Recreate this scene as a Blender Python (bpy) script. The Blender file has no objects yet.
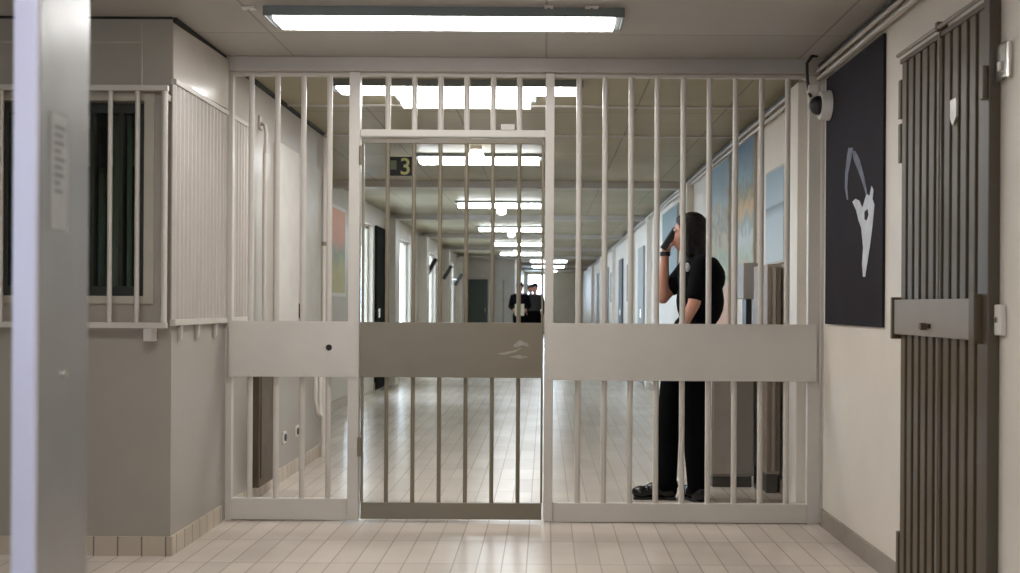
import bpy, bmesh, math, random
from mathutils import Vector, Matrix
random.seed(7)
C = bpy.context.scene
COL = C.collection
F = 1050.0; CX, CY, CZ = 545.0, 305.0, 1.16      # focal length and vanishing point in pixels of 1020x573, lens height

# ---------------- camera ----------------
cam_d = bpy.data.cameras.new('camera'); cam = bpy.data.objects.new('camera', cam_d); COL.objects.link(cam)
cam.location = (0, 0, CZ); cam.rotation_euler = (math.pi/2, math.radians(-0.33), 0)
cam_d.sensor_width = 36; cam_d.lens = F/1020*36
cam_d.shift_x = (510-CX)/1020; cam_d.shift_y = (CY-286.5)/1020
cam_d.clip_end = 200
cam_d.dof.use_dof = True; cam_d.dof.focus_distance = 5.6; cam_d.dof.aperture_fstop = 3.5
C.camera = cam
# ---------------- world, exposure ----------------
w = bpy.data.worlds.new('world'); C.world = w; w.use_nodes = True
bg = w.node_tree.nodes['Background']; bg.inputs[0].default_value = (0.72, 0.84, 1.0, 1); bg.inputs[1].default_value = 9.0
C.view_settings.view_transform = 'Standard'; C.view_settings.look = 'None'
C.view_settings.gamma = 1; C.view_settings.use_curve_mapping = False
C.view_settings.exposure = 0.52
LAMP = 16.0

# ---------------- materials ----------------
def s2l(c): return tuple(((v/255)/12.92 if v/255 <= .04045 else (((v/255)+.055)/1.055)**2.4) for v in c)
def mat(name, rgb, rough=.5, metal=0, var=.06, vscale=6, bump=0, bscale=40, spec=.5, coat=0):
    m = bpy.data.materials.new(name); m.use_nodes = True
    nt = m.node_tree; N = nt.nodes; L = nt.links; b = N['Principled BSDF']
    c = s2l(rgb)
    b.inputs['Roughness'].default_value = rough; b.inputs['Metallic'].default_value = metal
    b.inputs['Specular IOR Level'].default_value = spec
    b.inputs['Coat Weight'].default_value = coat
    tc = N.new('ShaderNodeTexCoord'); n = N.new('ShaderNodeTexNoise'); n.inputs['Scale'].default_value = vscale; n.inputs['Detail'].default_value = 5
    L.new(tc.outputs['Object'], n.inputs['Vector'])
    r = N.new('ShaderNodeValToRGB'); r.color_ramp.elements[0].position = .3; r.color_ramp.elements[1].position = .7
    r.color_ramp.elements[0].color = (*[max(0, v*(1-var)) for v in c], 1); r.color_ramp.elements[1].color = (*[min(1, v*(1+var)) for v in c], 1)
    L.new(n.outputs['Fac'], r.inputs['Fac']); L.new(r.outputs['Color'], b.inputs['Base Color'])
    if bump:
        n2 = N.new('ShaderNodeTexNoise'); n2.inputs['Scale'].default_value = bscale; L.new(tc.outputs['Object'], n2.inputs['Vector'])
        bp = N.new('ShaderNodeBump'); bp.inputs['Strength'].default_value = bump; bp.inputs['Distance'].default_value = .01
        L.new(n2.outputs['Fac'], bp.inputs['Height']); L.new(bp.outputs['Normal'], b.inputs['Normal'])
    return m
def emit(name, rgb, s):
    m = bpy.data.materials.new(name); m.use_nodes = True; b = m.node_tree.nodes['Principled BSDF']
    b.inputs['Base Color'].default_value = (.8, .8, .8, 1)
    b.inputs['Emission Color'].default_value = (*rgb, 1); b.inputs['Emission Strength'].default_value = s
    return m
def glass(name, tint=(.9, .95, .93), gl=.12):
    m = bpy.data.materials.new(name); m.use_nodes = True; nt = m.node_tree; nt.nodes.clear()
    o = nt.nodes.new('ShaderNodeOutputMaterial'); t = nt.nodes.new('ShaderNodeBsdfTransparent'); g = nt.nodes.new('ShaderNodeBsdfGlossy')
    t.inputs[0].default_value = (*tint, 1); g.inputs['Roughness'].default_value = .08
    x = nt.nodes.new('ShaderNodeMixShader'); x.inputs[0].default_value = gl
    nt.links.new(t.outputs[0], x.inputs[1]); nt.links.new(g.outputs[0], x.inputs[2]); nt.links.new(x.outputs[0], o.inputs[0]); return m
def tiles(name, rgb, grout, bw, bh, ox, oy, rough, mortar=.004, axis='XY', squash=None):
    m = mat(name, rgb, rough); nt = m.node_tree; N = nt.nodes; L = nt.links; b = N['Principled BSDF']
    tc = N.new('ShaderNodeTexCoord'); sp = N.new('ShaderNodeSeparateXYZ'); cb = N.new('ShaderNodeCombineXYZ')
    L.new(tc.outputs['Object'], sp.inputs[0])
    a0, a1 = axis
    ad = [N.new('ShaderNodeMath') for _ in range(2)]
    for q, a, o_, k in ((ad[0], a0, ox, 0), (ad[1], a1, oy, 1)):
        q.operation = 'SUBTRACT'; q.inputs[1].default_value = o_; L.new(sp.outputs['XYZ'.index(a)], q.inputs[0]); L.new(q.outputs[0], cb.inputs[k])
    br = N.new('ShaderNodeTexBrick'); br.offset = 0; br.squash = 1
    br.inputs['Scale'].default_value = 1; br.inputs['Brick Width'].default_value = bw; br.inputs['Row Height'].default_value = bh
    br.inputs['Mortar Size'].default_value = mortar; br.inputs['Mortar Smooth'].default_value = .3; br.inputs['Bias'].default_value = 0
    c = s2l(rgb); br.inputs['Color1'].default_value = (*[v*1.06 for v in c], 1); br.inputs['Color2'].default_value = (*[v*.93 for v in c], 1)
    br.inputs['Mortar'].default_value = (*s2l(grout), 1)
    L.new(cb.outputs[0], br.inputs['Vector'])
    n = N.new('ShaderNodeTexNoise'); n.inputs['Scale'].default_value = 1.7; n.inputs['Detail'].default_value = 6; L.new(tc.outputs['Object'], n.inputs['Vector'])
    mr = N.new('ShaderNodeMapRange'); mr.inputs['From Min'].default_value = .3; mr.inputs['From Max'].default_value = .7
    mr.inputs['To Min'].default_value = .88; mr.inputs['To Max'].default_value = 1.06; L.new(n.outputs['Fac'], mr.inputs['Value'])
    mx = N.new('ShaderNodeVectorMath'); mx.operation = 'SCALE'; L.new(br.outputs['Color'], mx.inputs[0]); L.new(mr.outputs[0], mx.inputs['Scale'])
    L.new(mx.outputs[0], b.inputs['Base Color'])
    bp = N.new('ShaderNodeBump'); bp.inputs['Strength'].default_value = .25; bp.inputs['Distance'].default_value = .002; bp.invert = True
    L.new(br.outputs['Fac'], bp.inputs['Height']); L.new(bp.outputs['Normal'], b.inputs['Normal'])
    return m
def mural_mat(name, stops, scale=5, axis='Z', z0=1.0, z1=2.0, warp=.35):
    """painted picture: colour bands up the panel, broken up by noise"""
    m = mat(name, (120, 120, 120), .45); nt = m.node_tree; N = nt.nodes; L = nt.links; b = N['Principled BSDF']
    tc = N.new('ShaderNodeTexCoord'); sp = N.new('ShaderNodeSeparateXYZ'); L.new(tc.outputs['Object'], sp.inputs[0])
    mr = N.new('ShaderNodeMapRange'); mr.inputs['From Min'].default_value = z0; mr.inputs['From Max'].default_value = z1
    L.new(sp.outputs['XYZ'.index(axis)], mr.inputs['Value'])
    n = N.new('ShaderNodeTexNoise'); n.inputs['Scale'].default_value = scale; n.inputs['Detail'].default_value = 4; L.new(tc.outputs['Object'], n.inputs['Vector'])
    s = N.new('ShaderNodeMath'); s.operation = 'MULTIPLY_ADD'; s.inputs[1].default_value = warp; L.new(n.outputs['Fac'], s.inputs[0])
    a = N.new('ShaderNodeMath'); a.operation = 'SUBTRACT'; a.inputs[1].default_value = warp/2; L.new(mr.outputs[0], a.inputs[0]); L.new(a.outputs[0], s.inputs[2])
    r = N.new('ShaderNodeValToRGB'); e = r.color_ramp.elements
    e[0].position = stops[0][0]; e[0].color = (*s2l(stops[0][1]), 1); e[1].position = stops[-1][0]; e[1].color = (*s2l(stops[-1][1]), 1)
    for p, c in stops[1:-1]:
        q = e.new(p); q.color = (*s2l(c), 1)
    L.new(s.outputs[0], r.inputs['Fac']); L.new(r.outputs['Color'], b.inputs['Base Color'])
    return m

M = {}
M['floor'] = tiles('floor_tile', (205, 193, 181), (170, 158, 146), .11, .455, -.075, .15, .23, .0035)
M['ceilfar'] = tiles('ceiling_panel_lamp_cast', (164, 156, 130), (120, 114, 98), .6, 2.05, 0, 1.0, .5, .006); M['ceilfar'].node_tree.nodes['Principled BSDF'].inputs['Specular IOR Level'].default_value = .25  # olive cast of the corridor lamps put into the panel colour
M['ceil'] = tiles('ceiling_panel', (176, 171, 164), (136, 131, 123), 1.336, 1.336, 0, 5.08-1.336*4, .38, .006)
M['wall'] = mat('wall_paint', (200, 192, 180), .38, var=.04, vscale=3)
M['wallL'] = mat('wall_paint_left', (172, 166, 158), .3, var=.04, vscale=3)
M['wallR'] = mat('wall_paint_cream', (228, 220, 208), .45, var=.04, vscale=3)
M['wallface'] = mat('wall_paint_shaded', (160, 152, 140), .42, var=.04, vscale=3)  # shade on the booth front put into a darker wall colour
M['dado'] = mat('wall_paint_lower', (176, 168, 156), .4, var=.05, vscale=3)
M['beam'] = mat('beam_paint', (180, 173, 165), .45, var=.05)
M['gate'] = mat('gate_paint', (198, 191, 182), .34, var=.04, vscale=4)
M['door'] = mat('door_paint_olive', (121, 112, 95), .36, var=.05, vscale=5)
M['base'] = tiles('base_tile_beige', (190, 176, 158), (120, 105, 90), .11, .5, 0.03, -.1, .35, .004, 'XZ')
M['baseY'] = tiles('base_tile_side', (205, 192, 174), (130, 115, 100), .11, .5, 0.03, -.1, .35, .004, 'YZ')
M['baseR'] = mat('base_taupe', (150, 140, 128), .4, var=.08, vscale=8)
M['bars'] = mat('steel_taupe_dark', (92, 79, 59), .38, var=.08)
M['barsdeep'] = mat('steel_taupe_backing', (50, 45, 37), .5, var=.08)
M['plate'] = mat('lock_plate_grey', (142, 132, 118), .4, 0, var=.05)
M['chrome'] = mat('chrome', (225, 222, 215), .18, .9, var=.02)
M['white'] = mat('white_plastic', (225, 220, 212), .35, var=.02)
M['housing'] = mat('lamp_housing', (120, 126, 126), .4, .2, var=.03)
M['lamp'] = emit('lamp_glow', (1.0, .985, .965), LAMP)
M['lampfar'] = emit('lamp_glow_far', (.90, .96, 1.0), LAMP*.85)
M['globe'] = emit('globe_glow', (1, .98, .92), 5)
M['black'] = mat('black_plastic', (22, 22, 23), .4, var=.1)
M['gapshade'] = mat('dark_gap', (26, 24, 22), .7, var=.1)  # dark colour standing for the shade in gaps and holes
M['pipe'] = mat('pipe_paint', (196, 188, 178), .4, var=.04)
M['pipewhite'] = mat('pipe_white', (224, 218, 210), .35, var=.03)
M['cable'] = mat('cable_black', (38, 36, 35), .5)
M['steel'] = mat('foreground_steel', (178, 178, 178), .27, .6, var=.04, vscale=9, bump=.05, bscale=14)
M['steeledge'] = mat('foreground_edge_daylit', (228, 226, 250), .35, var=.03)  # bluish daylight on the front edge put into its colour
M['paper'] = mat('label_paper', (176, 175, 174), .5, var=.1, vscale=30)
M['ink'] = mat('label_ink', (120, 119, 120), .6)
M['frame'] = mat('window_frame_paint', (176, 168, 152), .4)
M['framedark'] = mat('window_frame_dark', (44, 46, 38), .45)
M['glassdark'] = glass('glass_office', (.72, .78, .72), .03)
M['glass'] = glass('glass_window', (.92, .96, .98), .08)
M['curtain'] = mat('blind_grey_green', (140, 146, 130), .8, var=.12, vscale=5)
M['grey'] = mat('grey_cabinet', (150, 145, 136), .45, var=.05)
M['greydark'] = mat('grey_cabinet_plinth', (84, 82, 77), .5)
M['brown'] = mat('brown_panel', (92, 78, 62), .5, var=.18, vscale=9)
M['guard'] = mat('guard_paint', (184, 176, 169), .42, var=.05, vscale=5)
M['slate'] = mat('mural_slate', (40, 36, 42), .75, spec=.2, var=.25, vscale=2.2)
M['chalk'] = mat('mural_white', (205, 210, 218), .6, var=.12, vscale=14)
M['smoke'] = mat('mural_smoke', (108, 114, 128), .6, var=.3, vscale=18)
M['doorgrey'] = mat('corridor_door_grey', (150, 152, 150), .45)
M['doorgreen'] = mat('corridor_door_green', (66, 76, 68), .5)
M['signface'] = mat('sign_face_black', (16, 18, 12), .4)
M['signink'] = mat('sign_ink_yellow', (214, 214, 150), .5)
M['signgreen'] = mat('sign_ink_green', (112, 124, 96), .5)
M['skin'] = mat('skin', (196, 142, 122), .5, var=.06, vscale=20)
M['hair'] = mat('hair_dark', (15, 10, 9), .5, spec=.3, var=.5, vscale=60, bump=.6, bscale=90)
M['navy'] = mat('uniform_shirt', (9, 9, 13), .9, spec=.12, var=.25, vscale=12, bump=.3, bscale=25)
M['trouser'] = mat('uniform_trousers', (7, 7, 11), .9, spec=.1, var=.25, vscale=12, bump=.3, bscale=22)
M['shoe'] = mat('shoe_leather', (14, 14, 16), .22, var=.1)
M['badge'] = mat('badge_white', (220, 222, 226), .5)
M['eye'] = mat('eye_white', (215, 210, 205), .3); M['lip'] = mat('lips', (160, 90, 84), .5)
M['beige'] = mat('cardboard_beige', (176, 168, 140), .6)

# ---------------- mesh helpers ----------------
class MB:
    def __init__(s): s.bm = bmesh.new()
    def box(s, x0, x1, y0, y1, z0, z1, bev=0):
        g = bmesh.ops.create_cube(s.bm, size=1); vs = g['verts']
        bmesh.ops.scale(s.bm, vec=(abs(x1-x0), abs(y1-y0), abs(z1-z0)), verts=vs)
        bmesh.ops.translate(s.bm, vec=((x0+x1)/2, (y0+y1)/2, (z0+z1)/2), verts=vs)
        if bev:
            ed = list({e for v in vs for e in v.link_edges})
            bmesh.ops.bevel(s.bm, geom=ed, offset=bev, segments=2, affect='EDGES', profile=.5)
        return s
    def cyl(s, p0, p1, r0, r1=None, seg=16):
        p0 = Vector(p0); p1 = Vector(p1); d = p1-p0
        g = bmesh.ops.create_cone(s.bm, cap_ends=True, segments=seg, radius1=r0, radius2=r0 if r1 is None else r1, depth=d.length)
        m = Matrix.Translation((p0+p1)/2) @ d.to_track_quat('Z', 'Y').to_matrix().to_4x4()
        bmesh.ops.transform(s.bm, matrix=m, verts=g['verts']); return s
    def sph(s, c, r, sc=(1, 1, 1), seg=20, rot=None):
        g = bmesh.ops.create_uvsphere(s.bm, u_segments=seg, v_segments=max(8, seg//2), radius=r)
        m = Matrix.Translation(c) @ (rot or Matrix()) @ Matrix.Diagonal((*sc, 1))
        bmesh.ops.transform(s.bm, matrix=m, verts=g['verts']); return s
    def tube(s, pts, r, seg=10):
        pts = [Vector(p) for p in pts]; rings = []
        for i, p in enumerate(pts):
            d = (pts[min(i+1, len(pts)-1)]-pts[max(i-1, 0)]).normalized()
            u = d.orthogonal().normalized() if i == 0 else (pu - d*pu.dot(d)).normalized()
            pu = u; v = d.cross(u)
            rr = r[i] if isinstance(r, (list, tuple)) else r
            rings.append([s.bm.verts.new(p+(u*math.cos(a)+v*math.sin(a))*rr) for a in [2*math.pi*k/seg for k in range(seg)]])
        for a, b in zip(rings, rings[1:]):
            for k in range(seg): s.bm.faces.new((a[k], a[(k+1) % seg], b[(k+1) % seg], b[k]))
        s.bm.faces.new(list(reversed(rings[0]))); s.bm.faces.new(rings[-1]); return s
    def prism(s, poly, off):
        """closed outline extruded by the vector off"""
        a = [s.bm.verts.new(p) for p in poly]; b = [s.bm.verts.new(Vector(p)+Vector(off)) for p in poly]
        s.bm.faces.new(a); s.bm.faces.new(list(reversed(b)))
        for i in range(len(a)):
            j = (i+1) % len(a); s.bm.faces.new((a[j], a[i], b[i], b[j]))
        return s
    def cap(s, p0, r0, p1, r1, seg=14):
        """limb with rounded ends"""
        s.cyl(p0, p1, r0, r1, seg); s.sph(p0, r0, seg=seg); s.sph(p1, r1, seg=seg); return s
    def build(s, name, m, parent=None, loc=None, smooth=False, label=None, bev=0):
        bmesh.ops.recalc_face_normals(s.bm, faces=s.bm.faces)
        me = bpy.data.meshes.new(name); s.bm.to_mesh(me); s.bm.free()
        if smooth:
            for p in me.polygons: p.use_smooth = True
        me.materials.append(m)
        o = bpy.data.objects.new(name, me); COL.objects.link(o)
        if parent: o.parent = parent
        if loc: o.location = loc
        if label: o['label'] = label
        if smooth == 'auto':
            me.set_sharp_from_angle(angle=math.radians(40))
        return o
def tag(o, label, cat, group=None, kind=None):
    o['label'] = label; o['category'] = cat
    if group: o['group'] = group
    if kind: o['kind'] = kind
    return o
def thing(name, label, cat, loc=(0, 0, 0), group=None, rz=0):
    o = bpy.data.objects.new(name, None); COL.objects.link(o); o.location = loc; o.rotation_euler.z = rz
    o.empty_display_size = .1
    return tag(o, label, cat, group)
def struct(name, mb, m, label=None):
    o = mb.build(name, m); o['kind'] = 'structure'
    if label: o['label'] = label
    return o
def dup(root, loc, label, group=None):
    r = root.copy(); COL.objects.link(r); r.location = loc; r['label'] = label
    if group: r['group'] = group
    for ch in list(root.children):
        c = ch.copy(); COL.objects.link(c); c.parent = r
        for g in list(ch.children):
            d = g.copy(); COL.objects.link(d); d.parent = c
    return r
def P(px, py, Y): return ((px-CX)*Y/F, Y, CZ-(py-CY)*Y/F)

# ---------------- room shell ----------------
XL, XR, XF, ZC = -1.715, 1.48, -2.3, 2.47
YC, YE = 4.82, 8.05                 # corner of the booth, end of the near left wall
T = .15
struct('floor', MB().box(-4.2, 1.7, -3.2, 41.2, -.1, 0), M['floor'])
struct('ceiling', MB().box(-4.2, 1.7, -3.2, 5.62, ZC, ZC+.1), M['ceil'])
struct('ceiling_corridor', MB().box(-4.2, 1.7, 5.62, 41.2, ZC, ZC+.1), M['ceilfar'])
def wall_open(x0, x1, y0, y1, openings, along, z1=ZC):
    mb = MB(); a0, a1 = (y0, y1) if along == 'Y' else (x0, x1); cur = a0
    def bx(a, b, za, zb):
        if b-a > 1e-4 and zb-za > 1e-4:
            mb.box(x0, x1, a, b, za, zb) if along == 'Y' else mb.box(a, b, y0, y1, za, zb)
    for (oa, ob, za, zb) in sorted(openings):
        bx(cur, oa, 0, z1); bx(oa, ob, 0, za); bx(oa, ob, zb, z1); cur = ob
    bx(cur, a1, 0, z1); return mb
# booth front wall (faces the lens) with its barred window
W1 = (-3.30, -1.84, 1.19, 2.085)
struct('wall_left_front', wall_open(-4.05, XL-.1, YC, YC+T, [W1], 'X').box(XL-.1, XL, YC, YC+.004, 0, ZC), M['wallface'])
struct('wall_left', MB().box(XL-.1, XL, YC+.004, YE, 0, ZC), M['wallL'])
struct('wall_left_booth_back', MB().box(-4.05, XL-.1, YE-T, YE, 0, ZC), M['wall'])
struct('wall_far_left_front', MB().box(-4.2, -4.05, -3.05, YE, 0, ZC), M['wall'])
struct('wall_back', wall_open(-4.2, XR+.15, -3.2, -3.05, [(-2.6, -1.4, .9, 2.1)], 'X'), M['wall'])
struct('wall_right', MB().box(XR, XR+.15, -3.05, 41.05, 0, ZC), M['wallR'])
FW = [(12.3, 14.0, .25, 2.2), (16.3, 17.9, .25, 2.2), (20.6, 22.0, .5, 2.2), (25.0, 26.3, .5, 2.2)]
struct('wall_left_corridor', wall_open(XF-T, XF, YE, 29.0, FW, 'Y'), M['wall'])
struct('wall_corridor_return', MB().box(XF, -.83, 29.0, 29.15, 0, ZC), M['wall'])
struct('wall_left_end', MB().box(-.98, -.83, 29.15, 41.05, 0, ZC), M['wall'])
struct('wall_end', wall_open(-.98, XR, 41.05, 41.2, [(-.7, .35, .9, 2.38)], 'X'), M['wall'])
# baseboards
BH = .088
struct('baseboard_left_front', MB().box(-4.05, XL+.012, YC-.014, YC, 0, BH), M['base'])
struct('baseboard_left', MB().box(XL, XL+.012, YC, 5.555, 0, BH).box(XL, XL+.012, 5.68, YE, 0, BH), M['baseY'])
struct('baseboard_right', MB().box(XR-.014, XR, -3.05, 5.56, 0, BH).box(XR-.014, XR, 5.68, 41.05, 0, BH), M['baseR'])
struct('baseboard_corridor', MB().box(XF, XF+.014, YE, 12.2, 0, .1).box(XF, XF+.014, 14.1, 29, 0, .1), M['base'])
# shadow gap painted as dark strips, then trims under the ceiling
struct('trim_1', MB().box(XL, XL+.018, YC, 8.05, ZC-.022, ZC), M['gapshade'])
struct('trim_2', MB().box(-4.05, XL, YC-.012, YC, ZC-.009, ZC), M['gapshade'])
struct('trim_3', MB().box(XL+.018, XR, 5.56, 5.67, ZC-.075, ZC-.0, .004), M['beam'])
struct('trim_4', MB().box(-1.86, -1.853, YC-.006, YC, 2.16, ZC-.03).box(-2.6, -1.86, YC-.004, YC, 2.35, 2.358), M['frame'])
for i, y in enumerate([11.2, 15.4, 19.6, 23.9, 28.2, 33, 37.5]):
    struct('trim_%d' % (5+i), MB().box(XF if y < 29 else -.83, XR, y-.09, y+.09, ZC-.07, ZC), M['beam'])
for i, y in enumerate([6.9, 8.1]):
    struct('trim_%d' % (12+i), MB().box(XL+.02 if y < 8 else XF, XR, y-.02, y+.02, ZC-.012, ZC), M['beam'])
for i, y in enumerate([15.2, 19.2, 23.6, 27.4]):
    struct('trim_%d' % (14+i), MB().box(XF, XF+.16, y-.2, y+.2, 0, ZC-.08), M['wall'])
for i, y in enumerate([10.6, 14.7, 17.4, 22.2, 27.0, 32.0]):
    struct('trim_%d' % (18+i), MB().box(XR-.07, XR, y-.1, y+.1, 0, ZC-.08), M['wallR'])
struct('trim_24', MB().box(XR-.09, XR, 5.80, 6.0, 0, 2.40, .004), M['wallR'])
M['glarepanel'] = mat('glare_panel_gloss', (200, 192, 182), .2, var=.03, coat=.6, bump=.05, bscale=5)
struct('trim_26', MB().prism([(XL, YC+.006, 2.185), (XL+.003, YC+.006, 2.185), (XL+.036, 5.55, 2.185), (XL, 5.55, 2.185)], (0, 0, ZC-.024-2.185)), M['glarepanel'])  # added tilted gloss panel, shaped to catch the lamp's highlight
# windows of the corridor and end, plus an unseen back window added for daylight
def window(n, axis, a0, a1, z0, z1, c, d, nm=1, m=None, g=None):
    """axis Y: lies in a wall at x=c; axis X: in a wall at y=c"""
    f = MB(); t = .045
    def bx(a, b, za, zb, dd=d):
        f.box(c-dd/2, c+dd/2, a, b, za, zb) if axis == 'Y' else f.box(a, b, c-dd/2, c+dd/2, za, zb)
    bx(a0, a0+t, z0, z1); bx(a1-t, a1, z0, z1); bx(a0+t, a1-t, z0, z0+t); bx(a0+t, a1-t, z1-t, z1)
    for k in range(1, nm+1):
        p = a0+(a1-a0)*k/(nm+1); hw = .02 if nm < 5 else .009; bx(p-hw, p+hw, z0+t, z1-t)
    o = f.build('window_%d' % n, m or M['frame']); o['kind'] = 'structure'
    p = MB()
    if axis == 'Y': p.box(c-.003, c+.003, a0+t, a1-t, z0+t, z1-t)
    else: p.box(a0+t, a1-t, c-.003, c+.003, z0+t, z1-t)
    p.build('pane', g or M['glass'], o)
    return o
window(1, 'X', W1[0], W1[1], W1[2], W1[3], YC+.08, .05, 10, M['framedark'], M['glassdark'])
for i, (a, b, za, zb) in enumerate(FW): window(2+i, 'Y', a, b, za, zb, XF-.09, .05, 1)
window(6, 'X', -2.6, -1.4, .9, 2.1, -3.12, .05, 1); window(7, 'X', -.7, .35, .9, 2.38, 41.12, .05, 1)
# light frame lining of the booth window
fr = MB().box(W1[0]-.05, W1[1]+.045, YC-.012, YC, W1[3], W1[3]+.035).box(W1[0]-.05, W1[1]+.045, YC-.012, YC, W1[2]-.035, W1[2]).box(W1[1], W1[1]+.045, YC-.012, YC, W1[2], W1[3])
struct('trim_25', fr, M['frame'])
# things in the booth seen through its glass
bl = thing('roller_blind', 'grey green blind hanging inside the barred booth window', 'blind', (-2.035, YC+.24, 0))
b_ = MB()
for k in range(2): b_.box(-.046+k*.047, -.046+k*.047+.044, -.004, .004, 1.2, 2.1)
b_.build('slat', M['curtain'], bl); MB().box(-.06, .06, -.02, .02, 2.1, 2.469, .004).build('head_rail', M['frame'], bl)
cb = thing('office_cupboard', 'dark olive cupboard inside the booth behind the left window', 'cupboard', (-2.32, 5.9, 0))
MB().box(-.3, .3, -.2, .2, 0, 1.9, .006).build('body', mat('cupboard_olive', (70, 84, 40), .5), cb)
for sx in (-1, 1):
    d_ = MB().box(min(sx*.005, sx*.29), max(sx*.005, sx*.29), -.222, -.2, .06, 1.86, .003).build('door', mat('cupboard_door', (86, 98, 52), .45), cb)
    MB().cyl((sx*.035, -.245, .9), (sx*.035, -.245, 1.05), .007).build('handle', M['chrome'], d_)

# ---------------- fluorescent lights ----------------
def fluo(name, L_, label, loc, m, hh=.042, dh=.012):
    t = thing(name, label, 'light', loc, 'fluorescent lights on the corridor ceiling')
    h = MB().prism([(-L_/2, -.11, 0), (-L_/2, .11, 0), (-L_/2, .11, -hh), (-L_/2, -.11, -hh)], (L_, 0, 0)); h.build('housing', M['housing'], t)
    d = MB().prism([(-L_/2+.03, -.105, -hh), (-L_/2+.03, .105, -hh), (-L_/2+.03, .085, -hh-dh), (-L_/2+.03, -.085, -hh-dh)], (L_-.06, 0, 0)); d.build('diffuser', m, t)
    for sx in (-1, 1):
        MB().box(min(sx*(L_/2), sx*(L_/2+.012)), max(sx*(L_/2), sx*(L_/2+.012)), -.112, .112, -hh-.002, 0, .003).build('end_cap', M['housing'], t)
    return t
ord_ = ['nearest', 'second nearest', 'third', 'fourth', 'fifth', 'sixth', 'seventh', 'eighth', 'ninth']
fluo('fluorescent_light', 1.57, 'long fluorescent light right in front of the barred partition, largest of the row', (-.453, 4.73, ZC), M['lamp'])
fluo('fluorescent_light', 1.46, 'long fluorescent light just behind the top bars of the partition', (-.525, 6.22, ZC), M['lamp'])
l2 = fluo('fluorescent_light', .86, 'short fluorescent light close behind the long one above the door transom', (-.50, 6.58, ZC), M['lamp'], .02, .045)
far0 = fluo('fluorescent_light', 1.1, 'fluorescent light beside the number 3 sign, first below the transom', (-.58, 9.2, ZC), M['lampfar'], .03, .045)
for k in range(6):
    y = 13.35+4.25*k
    dup(far0, (-.585 if y < 29 else .1, y, ZC), ['fluorescent light deep in the corridor, second below the door transom', 'fluorescent light deep in the corridor, third below the transom',
        'fluorescent light deep in the corridor, fourth below the transom', 'fluorescent light deep in the corridor, fifth below the transom',
        'small far fluorescent light near the corridor end', 'farthest fluorescent light at the corridor end'][k])
# unseen lamps added over the hall to light the near faces
fill_lamp = fluo('fluorescent_light', 1.5, 'added fluorescent light out of view above the hall before the steel door edge', (.1, .7, ZC), M['lamp'])
dup(fill_lamp, (-1.3, 2.9, ZC), 'added fluorescent light out of view over the left side of the hall')
for (px, py, w_, lb) in ((247, 9, .03, 'small white clip on the ceiling left of the front fluorescent'), (547, 6, .02, 'small white clip on the ceiling above the middle of the front fluorescent'), (590, 6, .03, 'small white clip on the ceiling nearer the right end of the front fluorescent')):
    Y = F*(ZC-CZ)/(CY-py)
    t = thing('ceiling_clip', lb, 'clip', ((px-CX)*Y/F, Y, ZC), 'clips on the ceiling')
    MB().box(-w_, w_, -.02, .02, -.008, -.0005, .002).build('plate', M['white'], t); MB().cyl((0, 0, -.012), (0, 0, -.0085), .006).build('screw', M['chrome'], t)
# round lamps under the ceiling
def globe(loc, label, first=[]):
    if first: return dup(first[0], loc, label)
    t = thing('bulkhead_lamp', label, 'lamp', loc, 'round lamps along the corridor ceiling')
    MB().cyl((0, 0, 0), (0, 0, -.03), .05).build('base', M['white'], t)
    MB().sph((0, 0, -.075), .058, (1.15, 1, .85)).build('globe', M['globe'], t, smooth=True)
    first.append(t); return t
for px, py, Y, lb in ((475, 151, 8.7, 'nearest round lamp glowing on the fluorescent beside the transom'), (501, 214, 13.9, 'round white lamp below the second fluorescent in the corridor'),
                      (511, 237, 18.5, 'round white lamp third along the corridor'), (516, 252, 24, 'round white lamp fourth along the corridor'), (555, 276, 38, 'tiny round lamp far right of the door post')):
    globe(((px-CX)*Y/F, Y, ZC), lb)

# ---------------- barred partition ----------------
GY = 5.60
def gx(px): return (px-CX)*GY/F
def gz(py): return CZ-(py-CY)*GY/F
part_ = thing('barred_partition', 'cream steel barred partition with wide sheet bands across the corridor', 'partition', (0, GY, 0))
G = M['gate']
def gpart(name, x0, x1, z0, z1, y0=0, y1=.04, m=G, par=part_, bev=.003, label=None):
    return MB().box(x0, x1, y0, y1, z0, z1, bev).build(name, m, par, label=label)
ZT = ZC-.076
gpart('post', gx(348.5), gx(359.5), gz(521), ZT, -.015, .045)
gpart('post', gx(544.5), gx(553.5), gz(521), ZT, -.015, .045)
gpart('post', XL+.014, gx(232), 0, ZT, 0, .04)
gpart('post', gx(808), gx(820), 0, ZT, 0, .04)
gpart('wall_channel', gx(822), XR-.001, 0, ZT, -.03, -.001)
gpart('transom_rail', gx(359.5), gx(544.5), gz(137.5), gz(130.5), -.005, .035)
gpart('transom_latch', gx(500), gx(514), gz(130.5), gz(124.5), -.008, .01)
for a, b in ((232, 348.5), (553.5, 808)):
    gpart('top_rail', gx(a), gx(b), gz(77), ZT, .004, .036)
gpart('bottom_rail', gx(232), gx(348.5), gz(521), gz(500), 0, .04)
gpart('bottom_rail', gx(553.5), gx(808), gz(522), gz(503), 0, .04)
gpart('top_rail', gx(359.5), gx(544.5), gz(77), ZT, .004, .036)
bandL = gpart('band_plate', gx(230), gx(358.5), gz(378), gz(322.5), -.02, -.016, bev=.001)
bandR = gpart('band_plate', gx(546), gx(816), gz(380), gz(323), -.02, -.016, bev=.001)
gpart('cross_rail', gx(232), gx(348.5), gz(374), gz(326), 0.002, .03); gpart('cross_rail', gx(553.5), gx(808), gz(376), gz(327), 0.002, .03)
MB().cyl((gx(330), -.024, gz(348.5)), (gx(330), -.0205, gz(348.5)), .016).build('keyhole', M['gapshade'], bandL)
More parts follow.
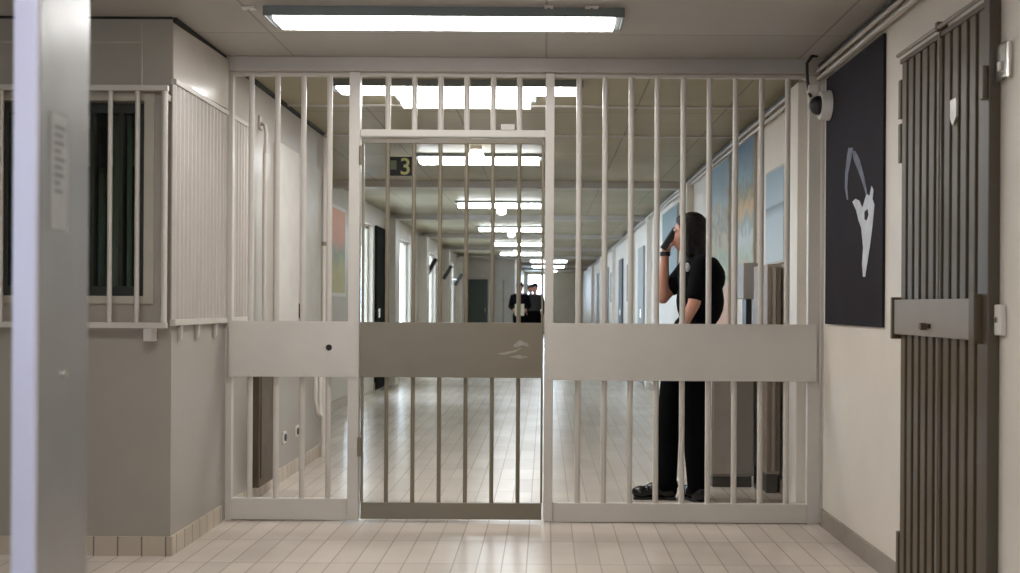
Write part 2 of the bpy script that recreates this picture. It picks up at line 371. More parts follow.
for px, py in ((251, 375.5), (352, 326), (352, 375.5)):
    MB().cyl((gx(px), -.025, gz(py)), (gx(px), -.0205, gz(py)), .008).build('bolt', M['gate'], bandL)
for px, py in ((557, 330), (557, 375), (810, 328), (810, 375)):
    MB().cyl((gx(px), -.025, gz(py)), (gx(px), -.0205, gz(py)), .008).build('bolt', M['gate'], bandR)
def bars(xs, zs, m, par, r=.0152, y=.02):
    for x in xs:
        for (a, b) in zs:
            MB().cyl((x, y, a), (x, y, b), r, seg=12).build('bar', m, par, smooth='auto')
L_xs = [gx(249.5+26.2*k) for k in range(4)]; R_xs = [gx(578.3+26.15*k) for k in range(9)]
bars(L_xs, [(gz(500.5), gz(374)), (gz(326), gz(77))], G, part_)
bars(R_xs, [(gz(503.5), gz(376)), (gz(327), gz(77))], G, part_)
bars([gx(386.5+26.4*k) for k in range(6)], [(gz(131), gz(77))], G, part_)

door = thing('barred_door', 'olive grey barred door with sheet band closed in the middle of the partition', 'door', (0, GY, 0))
D = M['door']
gpart('bottom_rail', gx(361.5), gx(542.5), gz(520), gz(503.5), 0, .035, D, door)
gpart('top_rail', gx(361.5), gx(542.5), gz(144), gz(139.5), 0.005, .03, D, door)
db = gpart('band_plate', gx(360.5), gx(543), gz(378), gz(323), -.008, -.004, D, door, .001)
gpart('cross_rail', gx(361.5), gx(542.5), gz(374), gz(327), 0.002, .03, D, door)
gpart('stile', gx(361), gx(363.2), gz(503.4), gz(144.5), 0, .035, D, door)
gpart('stile', gx(541.2), gx(543.3), gz(503.4), gz(144.5), 0, .035, D, door)
bars([gx(386.5+26.4*k) for k in range(6)], [(gz(503.6), gz(374)), (gz(327), gz(144))], D, door, .0112, .018)
for z in (.35, 1.9): MB().cyl((gx(360.4), -.018, z), (gx(360.4), -.018, z+.1), .009).build('hinge', D, door)
# scuffs on the band
sc = MB()
for pts in ([(513, 346), (520, 340), (527, 343), (530, 347), (522, 345), (518, 348)], [(497, 354), (512, 351), (522, 348), (516, 352), (505, 355)], [(509, 357), (520, 355), (529, 357), (521, 359)]):
    sc.prism([(gx(x), -.0085, gz(y)) for x, y in pts], (0, .0004, 0))
sc.build('scuff_mark', mat('scuff', (150, 144, 132), .6, var=.2, vscale=60), db)

# ---------------- left wall fittings ----------------
gr = thing('window_grille', 'cream barred grille standing off the booth window beside the steel door edge', 'grille', (-1.728, YC-.06, 0))
g0 = (-2.62)+1.728
MB().box(g0, .015, -.012, .012, 2.12, 2.145, .002).build('top_rail', M['gate'], gr)
MB().box(g0, .015, -.012, .012, 1.045, 1.07, .002).build('bottom_rail', M['gate'], gr)
for k in range(7):
    x = .0-.1235*k
    MB().cyl((x, 0, 1.071), (x, 0, 2.119), .011 if k else .014, seg=12).build('bar', M['gate'], gr, smooth='auto')
for (x, z) in ((-.07, 1.02), (-.6, 1.02)):
    MB().box(x-.02, x+.02, -.01, .058, z-.035, z+.024, .003).build('bracket', M['gate'], gr)
MB().box(-.012, .012, .013, .058, 2.08, 2.11, .002).build('bracket', M['gate'], gr)

gd = thing('window_guard', 'ribbed cream sheet guard covering the side window left of the partition', 'window guard', (XL+.003, 4.80, 0))
rb = []; n = 22; Lg = 1.20
for k in range(n):
    y = k*Lg/n; s = Lg/n
    rb += [(0.006, y), (0.016, y+s*.22), (0.016, y+s*.5), (0.006, y+s*.72)]
rb += [(0.006, Lg)]
poly = [(a, b, 1.085) for a, b in rb] + [(0, Lg, 1.085), (0, 0, 1.085)]
MB().prism(poly, (0, 0, 1.075)).build('ribbed_sheet', M['guard'], gd)
MB().box(-.004, .022, 0, Lg, 2.161, 2.185, .002).build('top_rail', M['gate'], gd)
MB().box(-.004, .022, 0, Lg, 1.055, 1.084, .002).build('bottom_rail', M['gate'], gd)
for y in (.1, .34, .62):
    MB().prism([(0, y, 1.054), (.018, y, 1.054), (.014, y, .99), (.002, y, .975)], (0, .02, 0)).build('tab', M['gate'], gd)

bc = thing('wall_bracket', 'small cream pipe bracket high on the left wall just behind the partition', 'bracket', (XL, 6.28, 0))
MB().tube([(.002, 0, 2.24), (.04, -.02, 2.22), (.055, -.05, 2.17), (.05, -.06, 2.05)], .011).build('arm', M['gate'], bc, smooth=True)
MB().box(0, .012, -.03, .03, 2.2, 2.28, .002).build('base_plate', M['gate'], bc)
MB().cyl((.05, -.06, .95), (.05, -.06, 2.05), .012).build('rod', M['gate'], bc, smooth='auto')

sp_ = thing('sliding_door_panel', 'smooth white panel on the left wall behind the partition bars', 'panel', (XL+.001, 0, 0))
MB().box(0, .035, 6.62, 7.16, 1.02, 2.18, .004).build('panel', mat('panel_white', (206, 201, 194), .5), sp_)
MB().box(0, .02, 7.18, 7.95, .98, 2.17, .004).build('panel', mat('panel_greyish', (186, 182, 172), .4), sp_, label='greyer right hand panel')
MB().box(.0205, .04, 7.22, 7.28, 1.06, 1.16, .003).build('latch', M['black'], sp_)
br = thing('brown_wall_box', 'narrow dark brown box low on the left wall behind the partition', 'wall box', (XL+.013, 6.08, 0))
MB().box(0, .05, 0, .4, .09, 1.0, .004).build('body', M['brown'], br); MB().box(-.0, .056, -.004, .404, 1.001, 1.02, .003).build('top', M['gate'], br)
MB().box(0.051, .056, .03, .37, .14, .95, .002).build('door', M['brown'], br)
for i, (y, lb) in enumerate(((6.9, 'small wall socket low on left wall, nearer of two'), (7.25, 'small wall socket low on left wall, farther of two'))):
    t = thing('wall_socket', lb, 'socket', (XL+.001, y, .28), 'sockets low on the left wall')
    MB().box(0, .012, -.04, .04, -.04, .04, .003).build('plate', M['white'], t); MB().cyl((.0125, 0, 0), (.018, 0, 0), .024).build('outlet', M['black'], t)
hp = thing('hanging_pipe_loop', 'white pipe loop on the end of the near left wall', 'pipe', (XL+.055, 7.62, 0))
MB().tube([(0, 0, 1.0), (0, 0, .45), (.01, .03, .36), (.02, .08, .33), (.01, .13, .36), (0, .16, .45), (0, .16, 1.0)], .014).build('loop', M['pipewhite'], hp, smooth=True)
MB().box(-.054, .01, .0, .16, .93, .97, .003).build('clip', M['gate'], hp)
vp = thing('vertical_pipe', 'white vertical pipe at the far corner of the near left wall', 'pipe', (XL+.035, 7.98, 0))
MB().cyl((0, 0, .0), (0, 0, 2.42), .02).build('pipe', M['pipewhite'], vp, smooth='auto')
for z in (.62, 1.6): MB().cyl((0, 0, z), (0, 0, z+.03), .028).box(-.034, 0, -.01, .01, z, z+.03).build('clamp', M['plate'], vp)

# poster on the corridor's left wall
po = thing('wall_poster', 'orange and yellow green poster on the left corridor wall beside the door post', 'poster', (XF+.001, 11.0, 0))
MB().box(0, .012, 0, 1.05, 1.24, 2.24, .002).build('board', M['white'], po)
MB().box(.0121, .014, .04, 1.0, 1.28, 2.2).build('print', mural_mat('poster_print', [(0, (200, 190, 140)), (.3, (180, 172, 110)), (.5, (130, 136, 104)), (.66, (206, 130, 90)), (1, (226, 150, 104))], 3, 'Z', 1.25, 2.2, .3), po)
# dark door in left corridor wall
d1 = MB().box(XF, XF+.03, 14.15, 15.0, 0, 2.22, .003); o = d1.build('door_1', mat('dark_door', (24, 27, 25), .85, spec=.1)); o['kind'] = 'structure'
MB().box(XF+.031, XF+.06, 14.25, 14.3, .98, 1.1, .002).build('door_handle', M['chrome'], o)
for i, px in enumerate((430.5, 446.5, 457.5)):
    Y = 1.0*F*2.16/(CX-px); z = CZ+(CY-(267, 273, 280)[i])*Y/F
    t = thing('wall_monitor', 'small black tilted monitor high on the left corridor wall, %s of three' % ('nearest', 'middle', 'farthest')[i], 'monitor', (XF+.16, Y, z), 'tilted monitors on the left corridor wall')
    rot = Matrix.Rotation(math.radians(30), 4, 'Y')
    a = MB().box(-.03, .03, -.12, .12, -.17, .17, .006); bmesh.ops.transform(a.bm, matrix=rot, verts=a.bm.verts); a.build('screen', M['black'], t)
    MB().box(-.158, -.0, -.02, .02, -.02, .02).build('wall_arm', M['white'], t)
# doors in the facing return wall
o = MB().box(-2.15, -1.58, 28.96, 29.0, 0, 1.86, .004).build('door_2', M['doorgreen']); o['kind'] = 'structure'
MB().cyl((-1.65, 28.93, .95), (-1.65, 28.93, 1.08), .012).build('door_handle', M['chrome'], o)
o = MB().box(-1.4, -.9, 28.96, 29.0, 0, 1.98, .004).build('door_3', mat('pale_door', (196, 192, 182), .5)); o['kind'] = 'structure'
MB().box(-1.17, -1.13, 28.955, 28.96, .3, 1.85).build('door_panel_groove', M['grey'], o)

# ---------------- right wall fittings ----------------
# doors and notices along the far right wall
for i, y in enumerate((16.0, 20.3, 24.8, 29.5)):
    o = MB().box(XR-.03, XR, y-.45, y+.45, 0, 2.05, .004).build('door_%d' % (4+i), M['doorgrey'] if i != 1 else mat('slate_door', (70, 74, 76), .5)); o['kind'] = 'structure'
    MB().cyl((XR-.05, y-.35, .98), (XR-.05, y-.35, 1.1), .012).build('door_handle', M['chrome'], o)
for i, (y, s, rgb, lb) in enumerate(((14.9, .5, (108, 112, 116), 'grey notice on the right corridor wall behind the raised arm'), (18.6, .5, (60, 62, 66), 'dark notice farther along the right corridor wall'), (23.3, .6, (110, 118, 120), 'pale notice far along the right corridor wall'))):
    t = thing('wall_notice', lb, 'notice', (XR-.001, y, 1.5), 'notices on the far right wall')
    MB().box(-.012, 0, -s/2, s/2, -.3, .42, .002).build('board', M['white'], t); MB().box(-.0145, -.0122, -s/2+.03, s/2-.03, -.27, .39).build('sheet', mat('notice_%d' % i, rgb, .6, var=.3, vscale=8), t)
def mural(name, y0, y1, z0, z1, label, m, cat='mural', d=.02):
    t = thing(name, label, cat, (XR-.001, y0, z0))
    MB().box(-d, 0, 0, y1-y0, 0, z1-z0, .002).build('board', M['frame'], t)
    MB().box(-d-.002, -d-.0001, .015, y1-y0-.015, .015, z1-z0-.015).build('painting', m, t); return t
mural('blue_panel', 11.6, 13.1, 1.35, 2.3, 'teal blue painted board on right wall left of the person\'s head', mural_mat('teal_print', [(0, (120, 140, 140)), (.5, (80, 110, 120)), (1, (96, 128, 138))], 3, 'Z', 0, .9))
mural('landscape_mural', 8.35, 9.5, .75, 2.36, 'tall landscape mural with blue sky and ochre trees just behind the person',
      mural_mat('mural_a', [(0, (206, 146, 100)), (.33, (208, 154, 108)), (.42, (150, 160, 110)), (.50, (120, 136, 90)), (.58, (158, 134, 76)), (.66, (86, 92, 66)), (.74, (140, 124, 80)), (.82, (122, 146, 152)), (1, (104, 140, 164))], 9, 'Z', 0, 1.6, .42), 'mural')
mural('landscape_mural', 7.36, 8.25, 1.42, 2.38, 'landscape mural with yellow hill under deep blue sky above the grey wall box',
      mural_mat('mural_b', [(0, (190, 150, 100)), (.1, (150, 166, 130)), (.25, (176, 188, 186)), (.38, (116, 136, 120)), (.46, (190, 146, 50)), (.56, (150, 124, 52)), (.62, (96, 104, 60)), (.70, (110, 138, 150)), (1, (74, 112, 142))], 11, 'Z', 0, .95, .36), 'mural')
mural('seascape_poster', 6.42, 6.96, 1.43, 2.04, 'pale blue seascape poster nearest behind the partition on right wall',
      mural_mat('mural_c', [(0, (186, 200, 206)), (.5, (160, 180, 192)), (.60, (86, 108, 120)), (.63, (150, 172, 184)), (1, (124, 150, 168))], 2, 'Z', 0, .61, .05), 'poster')
# wall box, pipes, cabinets
t = thing('wall_box', 'grey metal box on the right wall under the yellow mural', 'box', (XR-.001, 7.3, 1.21))
MB().box(-.10, 0, 0, .3, 0, .25, .006).build('case', M['grey'], t); MB().box(-.09, -.012, -.006, -.0002, .02, .23, .002).build('lid', mat('box_lid', (148, 142, 140), .45), t)
MB().box(-.07, -.03, .06, .2, -.42, -.0003, .003).build('cable_duct', M['black'], t)
t = thing('floor_cabinet', 'low grey metal cabinet standing behind the person\'s legs', 'cabinet', (1.2, 6.95, 0))
MB().box(-.13, .14, -.24, .25, .07, .96, .006).build('body', M['grey'], t)
MB().box(-.12, .13, -.22, .24, 0, .069).build('plinth', M['greydark'], t)
dd = MB().box(-.122, .0, -.252, -.2405, .09, .94, .003).build('door', mat('cabinet_door_pale', (178, 170, 160), .45), t)
MB().box(.004, .132, -.252, -.2405, .09, .94, .003).build('door', M['grey'], t)
MB().cyl((-.02, -.262, .6), (-.02, -.262, .68), .005).build('handle', M['chrome'], dd)
t = thing('tall_brown_cabinet', 'narrow brown grey cabinet against the right wall under the seascape poster', 'cabinet', (XR-.02, 6.5, 0))
MB().box(-.085, 0, 0, .42, .12, 1.42, .004).build('body', mat('brown_grey', (156, 144, 130), .5, var=.15, vscale=12), t)
for k in range(3): MB().box(-.083+.028*k, -.06+.028*k, -.008, -.0003, .14, 1.4, .002).build('door_strip', mat('brown_strip_%d' % k, ((140, 126, 112), (164, 152, 138), (112, 100, 88))[k], .5), t)
MB().box(-.08, -.01, .02, .4, 0, .119).build('base', M['greydark'], t)
for i, (x, y, r, lb) in enumerate(((1.425, 6.08, .022, 'thick white pipe running floor to ceiling at right end of the partition'), (1.445, 6.25, .014, 'thinner cream pipe beside the thick white pipe'))):
    t = thing('vertical_pipe', lb, 'pipe', (x, y, 0), 'vertical pipes behind the right end of the partition')
    MB().cyl((0, 0, 0.09), (0, 0, 2.34), r).build('pipe', M['pipewhite'], t, smooth='auto')
    for z in (.5, 1.5): MB().cyl((0, 0, z), (0, 0, z+.03), r*1.35).build('clamp', M['pipe'], t)
    MB().cyl((0, 0, 0), (0, 0, .0895), r*1.3).build('foot', M['greydark'], t)
# conduits along the wall head
for i, (x, z, r, m, lb) in enumerate(((1.452, 2.375, .014, 'pipe', 'lowest cream conduit along the top of the right wall'), (1.44, 2.408, .011, 'pipe', 'middle cream conduit along the top of the right wall'),
                                       (1.45, 2.435, .012, 'cable', 'black cable along the top of the right wall'))):
    pts = []; y = -2.9
    while y < 34: pts.append((0, y, random.uniform(-.003, .003) if m == 'cable' else 0)); y += .7
    tag(MB().tube(pts, r, 8).build('ceiling_conduit' if m == 'pipe' else 'ceiling_cable', M[m], None, (x, 0, z), True), lb, 'conduit' if m == 'pipe' else 'cable')
t = thing('junction_bracket', 'dark cable loop and bracket where partition meets the right wall', 'bracket', (1.385, 5.49, 2.375))
MB().tube([(.03, .0, .095), (.0, -.02, .09), (-.03, -.03, .05), (-.025, -.02, -.03), (-.01, 0, -.1), (.0, 0, -.12)], .008).build('cable_loop', M['cable'], t, smooth=True)
MB().box(-.02, .03, -.03, .02, -.1, -.06, .004).build('clip', M['pipewhite'], t)
t = thing('dome_camera', 'black dome security camera in white housing beside the dark mural', 'security camera', (XR-.016, 5.43, 2.20))
MB().cyl((-.05, 0, 0), (-.0, 0, 0), .072, .078, 28).build('housing', M['white'], t, smooth='auto')
MB().sph((-.058, 0, 0), .05, (.9, 1, 1)).build('dome', M['black'], t, smooth=True)
# dark mural with white figure
t = thing('dark_mural', 'tall dark slate mural with a white smoking shape on the right wall', 'mural', (XR-.001, 4.57, 0))
MB().box(-.012, 0, 0, .93, 1.07, 2.352, .001).build('board', M['slate'], t)
def onwall(px, py, x):
    Y = F*(x)/(px-CX); return (x-(XR-.001), Y-4.57, CZ-(py-CY)*Y/F)
XW = XR-.001-.0125
hand = [(871, 184), (873, 188), (872, 197), (874, 203), (873, 214), (872, 226), (870, 242), (867, 262), (865, 275), (863, 275), (862, 262), (863, 246), (861, 226), (858, 218), (856, 209), (852, 200), (855, 197), (859, 199), (862, 206), (864, 199), (866, 192), (869, 194)]
MB().prism([onwall(x, y, XW) for x, y in hand], (-.0012, 0, 0)).build('white_figure', M['chalk'], t)
MB().prism([onwall(x, y, XW-.0014) for x, y in [(864, 210), (867, 207), (868, 213), (866, 219), (864, 217)]], (-.0006, 0, 0)).build('figure_gap', M['slate'], t)
def ribbon(pts, ws):
    l = [onwall(x-w, y, XW) for (x, y), w in zip(pts, ws)]; r = [onwall(x+w, y, XW) for (x, y), w in zip(pts, ws)]
    return l+list(reversed(r))
MB().prism(ribbon([(866, 192), (864, 184), (862, 176), (859, 167), (856, 158), (853, 149)], [.8, 1.2, 1.8, 2.4, 3, 1.5]), (-.0008, 0, 0)).build('smoke_trail', M['smoke'], t)
MB().prism(ribbon([(850, 146), (848, 158), (846, 172), (845.5, 186), (847, 198)], [2.4, 2.2, 1.5, 1.2, .6]), (-.0008, 0, 0)).build('smoke_trail', M['smoke'], t)

# ---------------- barred cell door on the right wall ----------------
cd = thing('cell_door', 'dark taupe steel slatted cell door standing off the right wall', 'cell door', (1.448, 3.46, 0))
B = M['bars']
Wd = .83; ZD = 2.15
MB().box(.0215, .031, 0, Wd, .02, ZD).build('backing_sheet', M['barsdeep'], cd)
for k in range(11):
    y = .008+k*.0755
    MB().box(0, .021, y, y+.050, .02, ZD, .003).build('slat', B, cd)
MB().cyl((-.009, Wd*.47, .05), (-.007, Wd*.47, ZD+.02), .004).build('centre_rod', M['plate'], cd, smooth='auto')
MB().box(-.004, .031, -.0, Wd, ZD+.001, ZD+.02, .002).build('top_rail', B, cd)
MB().cyl((-.012, .0, ZD+.035), (-.012, Wd, ZD+.035), .008).build('top_rod', M['plate'], cd, smooth='auto')
MB().box(-.02, .02, Wd*.47-.012, Wd*.47+.012, ZD+.021, ZD+.055, .002).build('rod_bracket', B, cd)
lp = MB().box(-.022, -.001, .05, Wd, 1.05, 1.19, .003).build('lock_plate', M['plate'], cd, label='grey horizontal lock plate')
MB().cyl((-.045, .47, 1.088), (-.0225, .47, 1.088), .014).build('knob', M['bars'], lp, smooth='auto'); MB().cyl((-.03, .43, 1.09), (-.0225, .43, 1.09), .009).build('keyhole', M['black'], lp)
MB().box(-.03, .031, Wd+.001, Wd+.022, 1.03, 1.2, .003).build('keeper', B, cd)
MB().box(-.035, -.001, .0, .045, 1.04, 1.205, .003).build('keeper', B, cd)
for z0, z1 in ((1.93, 2.09), (1.75, 1.91), (.05, .24)): MB().box(.0, .031, Wd+.001, Wd+.03, z0, z1, .003).build('hinge', B, cd)
sh = MB(); sh.prism([(-.012, .22, 1.895), (-.012, .275, 1.895), (-.012, .275, 1.83), (-.012, .248, 1.80), (-.012, .22, 1.83)], (.0115, 0, 0))
sh.build('spy_plate', M['chrome'], cd, label='bright shield shaped plate')
MB().box(-.008, .031, -.045, -.001, 0, 2.42, .003).build('frame_post', mat('frame_taupe', (86, 77, 64), .4), cd)
MB().box(-.026, -.0085, -.04, -.012, 1.84, 1.95, .004).build('frame_hinge', B, cd)
t = thing('light_switch', 'chrome switch plate high on right wall beside the cell door', 'switch', (XR-.001, 3.36, 1.95))
MB().box(-.02, 0, -.03, .05, -.06, .06, .006).build('plate', M['chrome'], t); MB().box(-.028, -.0205, 0, .02, -.03, .0, .002).build('toggle', M['white'], t)
t = thing('socket_plate', 'small white plate on the right wall at lock height', 'socket', (XR-.001, 3.385, 1.12))
MB().box(-.02, 0, -.02, .03, -.05, .05, .005).build('plate', M['white'], t); MB().cyl((-.024, .005, 0), (-.0205, .005, 0), .01).build('screw', M['chrome'], t)

# ---------------- hanging number sign ----------------
t = thing('hanging_sign', 'small black sign reading 3 hanging below the corridor ceiling', 'sign', (0, 8.6, 0))
x0, _, z1 = P(386, 157.5, 8.6); x1, _, z0 = P(415, 176.5, 8.6)
MB().box(x0, x1, 0, .03, z0, z1, .003).build('plate', M['signface'], t)
MB().cyl((x0+.03, .015, z1), (x0+.03, .015, ZC), .004).build('rod', M['gate'], t); MB().cyl((x1-.03, .015, z1), (x1-.03, .015, ZC), .004).build('rod', M['gate'], t)
cu = bpy.data.curves.new('number', 'FONT'); cu.body = '3'; cu.size = .19; cu.extrude = .001; cu.offset = .002
to = bpy.data.objects.new('tmp', cu); COL.objects.link(to); me = bpy.data.meshes.new_from_object(to); bpy.data.objects.remove(to)
me.materials.append(M['signink']); no = bpy.data.objects.new('number', me); COL.objects.link(no); no.parent = t
no.location = (x0+.105, -.0025, z0+.012); no.rotation_euler = (math.pi/2, 0, 0)
MB().box(x0+.03, x0+.08, -.003, -.0005, z0+.05, z0+.125, .001).build('pictogram', M['signgreen'], t)

# ---------------- foreground steel door edge ----------------
t = thing('steel_door_edge', 'blurred grey steel door leaf edge with pale lavender front, closest to the camera', 'door leaf', (-.7286, 1.5, 0), None, math.radians(3.3))
MB().box(-.0324, 0, 0, .012, .0, ZC-.004, .002).build('front_strip', M['steeledge'], t, label='pale lavender front edge with daylight in its colour')
MB().box(-.030, 0, .0122, .203, .0, ZC-.004, .002).build('leaf', M['steel'], t)
lb = MB().box(.0002, .0012, .05, .112, CZ+.108, CZ+.282, .0003).build('paper_label', M['paper'], t, label='worn paper label')
for k in range(9):
    z = CZ+.26-k*.012
    MB().box(.0013, .0017, .062, .062+(.04, .03, .036, .024, .04, .03, .034, .02, .03)[k], z, z+.005).build('printed_line', M['ink'], lb)
for z in (1.05, 1.9): MB().cyl((.0005, .1, z), (.005, .1, z), .005).build('screw', M['chrome'], t)

# ---------------- people ----------------
def blob(name, mb, m, parent, voxel=.008, sm=4, label=None):
    """limbs and masses fused into one continuous skin"""
    o = mb.build(name, m, parent, smooth=True, label=label)
    r = o.modifiers.new('remesh', 'REMESH'); r.mode = 'VOXEL'; r.voxel_size = voxel; r.use_smooth_shade = True
    s = o.modifiers.new('smooth', 'SMOOTH'); s.factor = .6; s.iterations = sm
    return o
def rotm(deg, ax='Y'): return Matrix.Rotation(math.radians(deg), 4, ax)
PY = 6.25
def pp(px, py, dy=0): return Vector(((px-CX)/168-.86, dy, CZ-(py-CY)/168))
pr = thing('person', 'long-haired person in dark uniform holding a hand to the ear behind the bars', 'person', (.86, PY, 0))
# facing -X; near side is -Y
# head, neck, arms, hands: one skin surface
sk = MB()
hc = pp(689, 231)
sk.sph(hc, .088, (1.05, .86, 1.08)); sk.sph(hc+Vector((-.045, 0, -.035)), .062, (.95, .85, 1.15)); sk.sph(hc+Vector((-.055, 0, -.085)), .034, (1, 1, .8))
sk.cap(hc+Vector((-.088, 0, .012)), .009, hc+Vector((-.108, 0, -.022)), .013); sk.sph(hc+Vector((-.092, 0, -.055)), .014, (.8, 1.6, .7))
sk.sph(hc+Vector((-.082, -.03, .01)), .012); sk.sph(hc+Vector((-.082, .03, .01)), .012)
sk.sph(hc+Vector((.0, -.078, -.015)), .024, (.8, .4, 1.2)); sk.sph(hc+Vector((.0, .078, -.015)), .024, (.8, .4, 1.2))
sk.cap(hc+Vector((.005, 0, -.06)), .052, pp(697, 262), .058)
# far arm raised: shoulder -> elbow -> wrist -> hand at the ear
sh1 = pp(690, 268, .17); el1 = pp(665, 297, .12); wr1 = pp(666, 253, .06)
sk.cap(sh1, .044, el1, .037); sk.cap(el1, .038, wr1, .025)
pal = pp(667, 246, .05); sk.cap(wr1, .025, pal, .029); sk.sph(pal, .034, (.8, .6, 1.1))
for k in range(4):
    b0 = pal+Vector((.006, -.024+.016*k, .028)); L1 = (.030, .034, .033, .026)[k]
    b1 = b0+Vector((.006, 0, L1)); b2 = b1+Vector((.022, 0, L1*.55)); b3 = b2+Vector((.018, 0, -.004))
    sk.cap(b0, .0095, b1, .009, 8); sk.cap(b1, .009, b2, .0085, 8); sk.cap(b2, .0085, b3, .0075, 8)
sk.cap(pal+Vector((.01, -.03, -.005)), .011, pal+Vector((.032, -.036, .018)), .010, 8); sk.cap(pal+Vector((.032, -.036, .018)), .010, pal+Vector((.046, -.03, .038)), .008, 8)
# near arm hanging, forearm forward
sh2 = pp(697, 266, -.19); el2 = pp(689, 303, -.21); wr2 = pp(674, 333, -.20)
sk.cap(sh2, .045, el2, .038); sk.cap(el2, .038, wr2, .025)
pal2 = pp(669, 343, -.195); sk.cap(wr2, .026, pal2, .03); sk.sph(pal2, .036, (1, .55, 1))
for k in range(4):
    b0 = pal2+Vector((-.02, -.018+.014*k, -.014-.0*k)); b1 = b0+Vector((-.026, 0, -.02-.003*k)); b2 = b1+Vector((-.004, 0, -.026)); b3 = b2+Vector((.012, 0, -.014))
    sk.cap(b0, .0095, b1, .009, 8); sk.cap(b1, .009, b2, .0085, 8); sk.cap(b2, .0085, b3, .0075, 8)
sk.cap(pal2+Vector((.0, .025, .005)), .011, pal2+Vector((-.024, .04, -.012)), .009, 8)
# hidden trunk keeps arms, neck and legs one body
sk.cap(pp(699, 280, -.08), .075, pp(699, 280, .08), .075); sk.cap(pp(699, 285), .08, pp(688, 350), .08)
sk.cap(sh1, .044, pp(699, 275, .08), .05); sk.cap(sh2, .045, pp(699, 275, -.08), .05)
hipA = pp(679, 366, .08); knA = pp(670, 425, .07); anA = pp(668, 486, .05)
hipB = pp(691, 366, -.08); knB = pp(693, 422, -.07); anB = pp(698, 486, -.05)
for h, k_, a in ((hipA, knA, anA), (hipB, knB, anB)):
    sk.cap(pp(687, 356), .07, h, .065); sk.cap(h, .065, k_, .05); sk.cap(k_, .048, a, .034); sk.cap(a, .034, a+Vector((-.005, 0, -.02)), .022)
body = blob('body', sk, M['skin'], pr, .007, 4)
# shirt
s_ = MB()
s_.sph(pp(701, 277), .14, (1.03, 1.33, .95)); s_.sph(pp(700, 300), .14, (1.02, 1.22, 1.3)); s_.sph(pp(694, 335), .135, (1.03, 1.22, 1.1)); s_.sph(pp(689, 355), .13, (1.0, 1.25, .7))
s_.cap(pp(699, 262, -.12), .058, pp(699, 262, .12), .058)
s_.cap(sh2, .062, sh2.lerp(el2, .72), .058); s_.cap(sh1, .062, sh1.lerp(el1, .6), .056)
s_.sph(pp(712, 272, .02), .075, (.8, 1.5, 1.3)); s_.cap(pp(697, 259), .062, pp(697, 254), .056)
blob('uniform_shirt', s_, M['navy'], pr, .009, 5)
# trousers
t_ = MB()
t_.sph(pp(687, 358), .125, (1.05, 1.3, .8))
for h, k_, a in ((hipA, knA, anA), (hipB, knB, anB)):
    t_.cap(h, .092, k_, .07); t_.cap(k_, .07, a+Vector((.0, 0, .02)), .066); t_.sph(h+Vector((.02, 0, .02)), .1)
t_.sph(anA+Vector((.004, 0, .0)), .068, (1.05, .9, .7)); t_.sph(anB+Vector((.0, 0, .0)), .066, (1.05, .9, .7))
blob('trousers', t_, M['trouser'], pr, .009, 5)
MB().sph(pp(688, 350), .132, (1.04, 1.27, .16)).build('belt', M['shoe'], pr, smooth=True)
# shoes
for (a, ang) in ((anA, 0), (anB, -72)):
    q = MB()
    q.sph((.012, 0, .055), .052, (1.1, .95, 1.1)); q.sph((-.07, 0, .055), .05, (1.3, .9, .95)); q.sph((-.15, 0, .042), .043, (1.35, 1.0, .9)); q.cap((.02, 0, .08), .045, (-.02, 0, .08), .042)
    so = blob('shoe', q, M['shoe'], pr, .007, 4); so.location = (a.x, a.y, 0); so.rotation_euler.z = math.radians(ang)
    MB().box(-.2, .06, -.037, .037, 0.0005, .016, .006).build('sole', M['black'], so)
# hair: cap plus a long fall down the back
h_ = MB()
h_.sph(hc+Vector((.018, 0, .018)), .1, (1.0, .93, 1.03)); h_.sph(hc+Vector((.025, 0, -.05)), .09, (.98, 1.12, 1.2))
h_.sph(hc+Vector((.045, 0, -.14)), .078, (.95, 1.35, 1.3)); h_.cap(hc+Vector((.045, -.06, -.13)), .055, hc+Vector((.055, -.09, -.26)), .035); h_.cap(hc+Vector((.05, .03, -.15)), .05, hc+Vector((.055, .04, -.25)), .03)
h_.cap(hc+Vector((-.02, -.078, .02)), .032, hc+Vector((-.01, -.088, -.13)), .028); h_.cap(hc+Vector((-.05, -.05, .062)), .026, hc+Vector((-.035, -.075, -.02)), .016)
h_.cap(hc+Vector((-.05, -.02, .07)), .03, hc+Vector((-.05, .03, .07)), .03)
blob('hair', h_, M['hair'], pr, .007, 2)
for sy in (-1, 1):
    e = MB().sph(hc+Vector((-.09, sy*.03, .008)), .0095).build('eye', M['eye'], pr, smooth=True); MB().sph(hc+Vector((-.0975, sy*.03, .008)), .0045).build('iris', M['black'], e, smooth=True)
MB().sph(hc+Vector((-.102, 0, -.056)), .013, (.5, 1.7, .5)).build('lips', M['lip'], pr, smooth=True)
MB().cyl(wr1+Vector((0, 0, -.012)), wr1+Vector((0, 0, .014)), .031).build('wristwatch', M['black'], pr, smooth='auto')
MB().sph((-.033, -.128, 1.385), .024, (.8, .35, 1.1)).build('chest_badge', M['badge'], pr, smooth=True)
ph = thing('two_way_radio', 'black handheld radio held up to the ear in the raised hand', 'radio', tuple(pp(669, 238, -.012)+Vector((.86, PY, 0))))
a = MB().box(-.02, .02, -.017, .017, -.075, .07, .008); bmesh.ops.transform(a.bm, matrix=rotm(32), verts=a.bm.verts); a.build('handset', M['black'], ph)
MB().cyl((.035, .0, .062), (.062, .0, .10), .006).build('antenna', M['black'], ph)

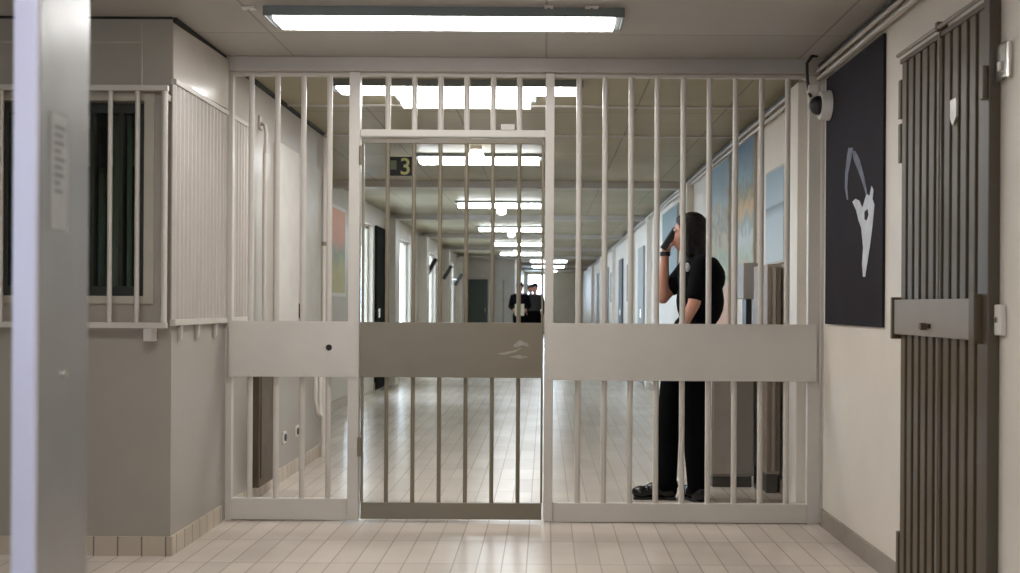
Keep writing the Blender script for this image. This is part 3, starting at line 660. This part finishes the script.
# people far down the corridor
def far_person(loc, label, top, bot, sw, arm_out):
    t = thing('person', label, 'person', loc, 'people far down the corridor')
    b = MB(); b.sph((0, 0, 1.62), .1, (.85, .95, 1.15)); b.cap((0, 0, 1.42), .055, (0, 0, 1.55), .05); b.cap((-.14, 0, 1.38), .07, (.14, 0, 1.38), .07); b.cap((0, 0, 1.28), .1, (0, 0, .95), .1)
    for s in (-1, 1):
        k = Vector((s*.1, -.06*s*sw, .48)); f = Vector((s*.1, .1*s*sw, .09))
        b.cap((s*.09, 0, .9), .085, k, .06); b.cap(k, .055, f, .04); b.cap(f, .04, f+Vector((0, -.14, -.04)), .035)
        e = Vector((s*.25, .0, 1.12)); h = Vector((s*(.25-.1*arm_out), -.22*arm_out-.03, .88+.15*arm_out))
        b.cap((s*.19, 0, 1.37), .052, e, .042); b.cap(e, .04, h, .028); b.sph(h, .04)
        for q in range(4): b.cap(h, .014, h+Vector((-.02+.014*q, -.02, -.075)), .01, 6)
    blob('body', b, M['skin'], t, .016, 3)
    c = MB(); c.cap((-.14, 0, 1.37), .085, (.14, 0, 1.37), .085); c.sph((0, 0, 1.16), .2, (.98, .72, 1.4))
    for s in (-1, 1):
        c.cap((s*.19, 0, 1.37), .07, (s*.25, 0, 1.12), .06)
        e = Vector((s*.25, .0, 1.12)); h = Vector((s*(.25-.1*arm_out), -.22*arm_out-.03, .88+.15*arm_out)); c.cap(e, .058, e.lerp(h, .8), .045)
    blob('jacket', c, top, t, .018, 3)
    d = MB(); d.sph((0, 0, .93), .17, (1, .8, .8))
    for s in (-1, 1):
        k = Vector((s*.1, -.06*s*sw, .48)); f = Vector((s*.1, .1*s*sw, .12)); d.cap((s*.09, 0, .88), .1, k, .08); d.cap(k, .078, f, .065)
    blob('trousers', d, bot, t, .018, 3)
    hh = MB(); hh.sph((0, .02, 1.66), .108, (.92, 1, 1.0)); blob('hair', hh, M['hair'], t, .014, 2)
    return t
far_person((-.66, 27.6, 0), 'person in dark jacket carrying a pale box far down the corridor', M['navy'], M['trouser'], 1, 1)
far_person((-.28, 28.6, 0), 'person in dark clothes walking right of the box carrier', mat('far_jacket', (46, 44, 44), .8), M['trouser'], -1, .2)
far_person((-.42, 30.6, 0), 'grey haired looking small figure behind the two walkers', mat('far_jacket_b', (70, 66, 64), .8), M['trouser'], 1, .1)['label'] = 'person in grey jacket behind the two dark walkers'
t = thing('carton', 'pale beige box held in front of the far person', 'box', (-.66, 27.22, .88)); MB().box(-.12, .12, -.09, .09, 0, .3, .004).build('carton_body', M['beige'], t)
MB().box(-.12, .12, -.092, -.0903, .12, .15).build('tape', M['paper'], t)
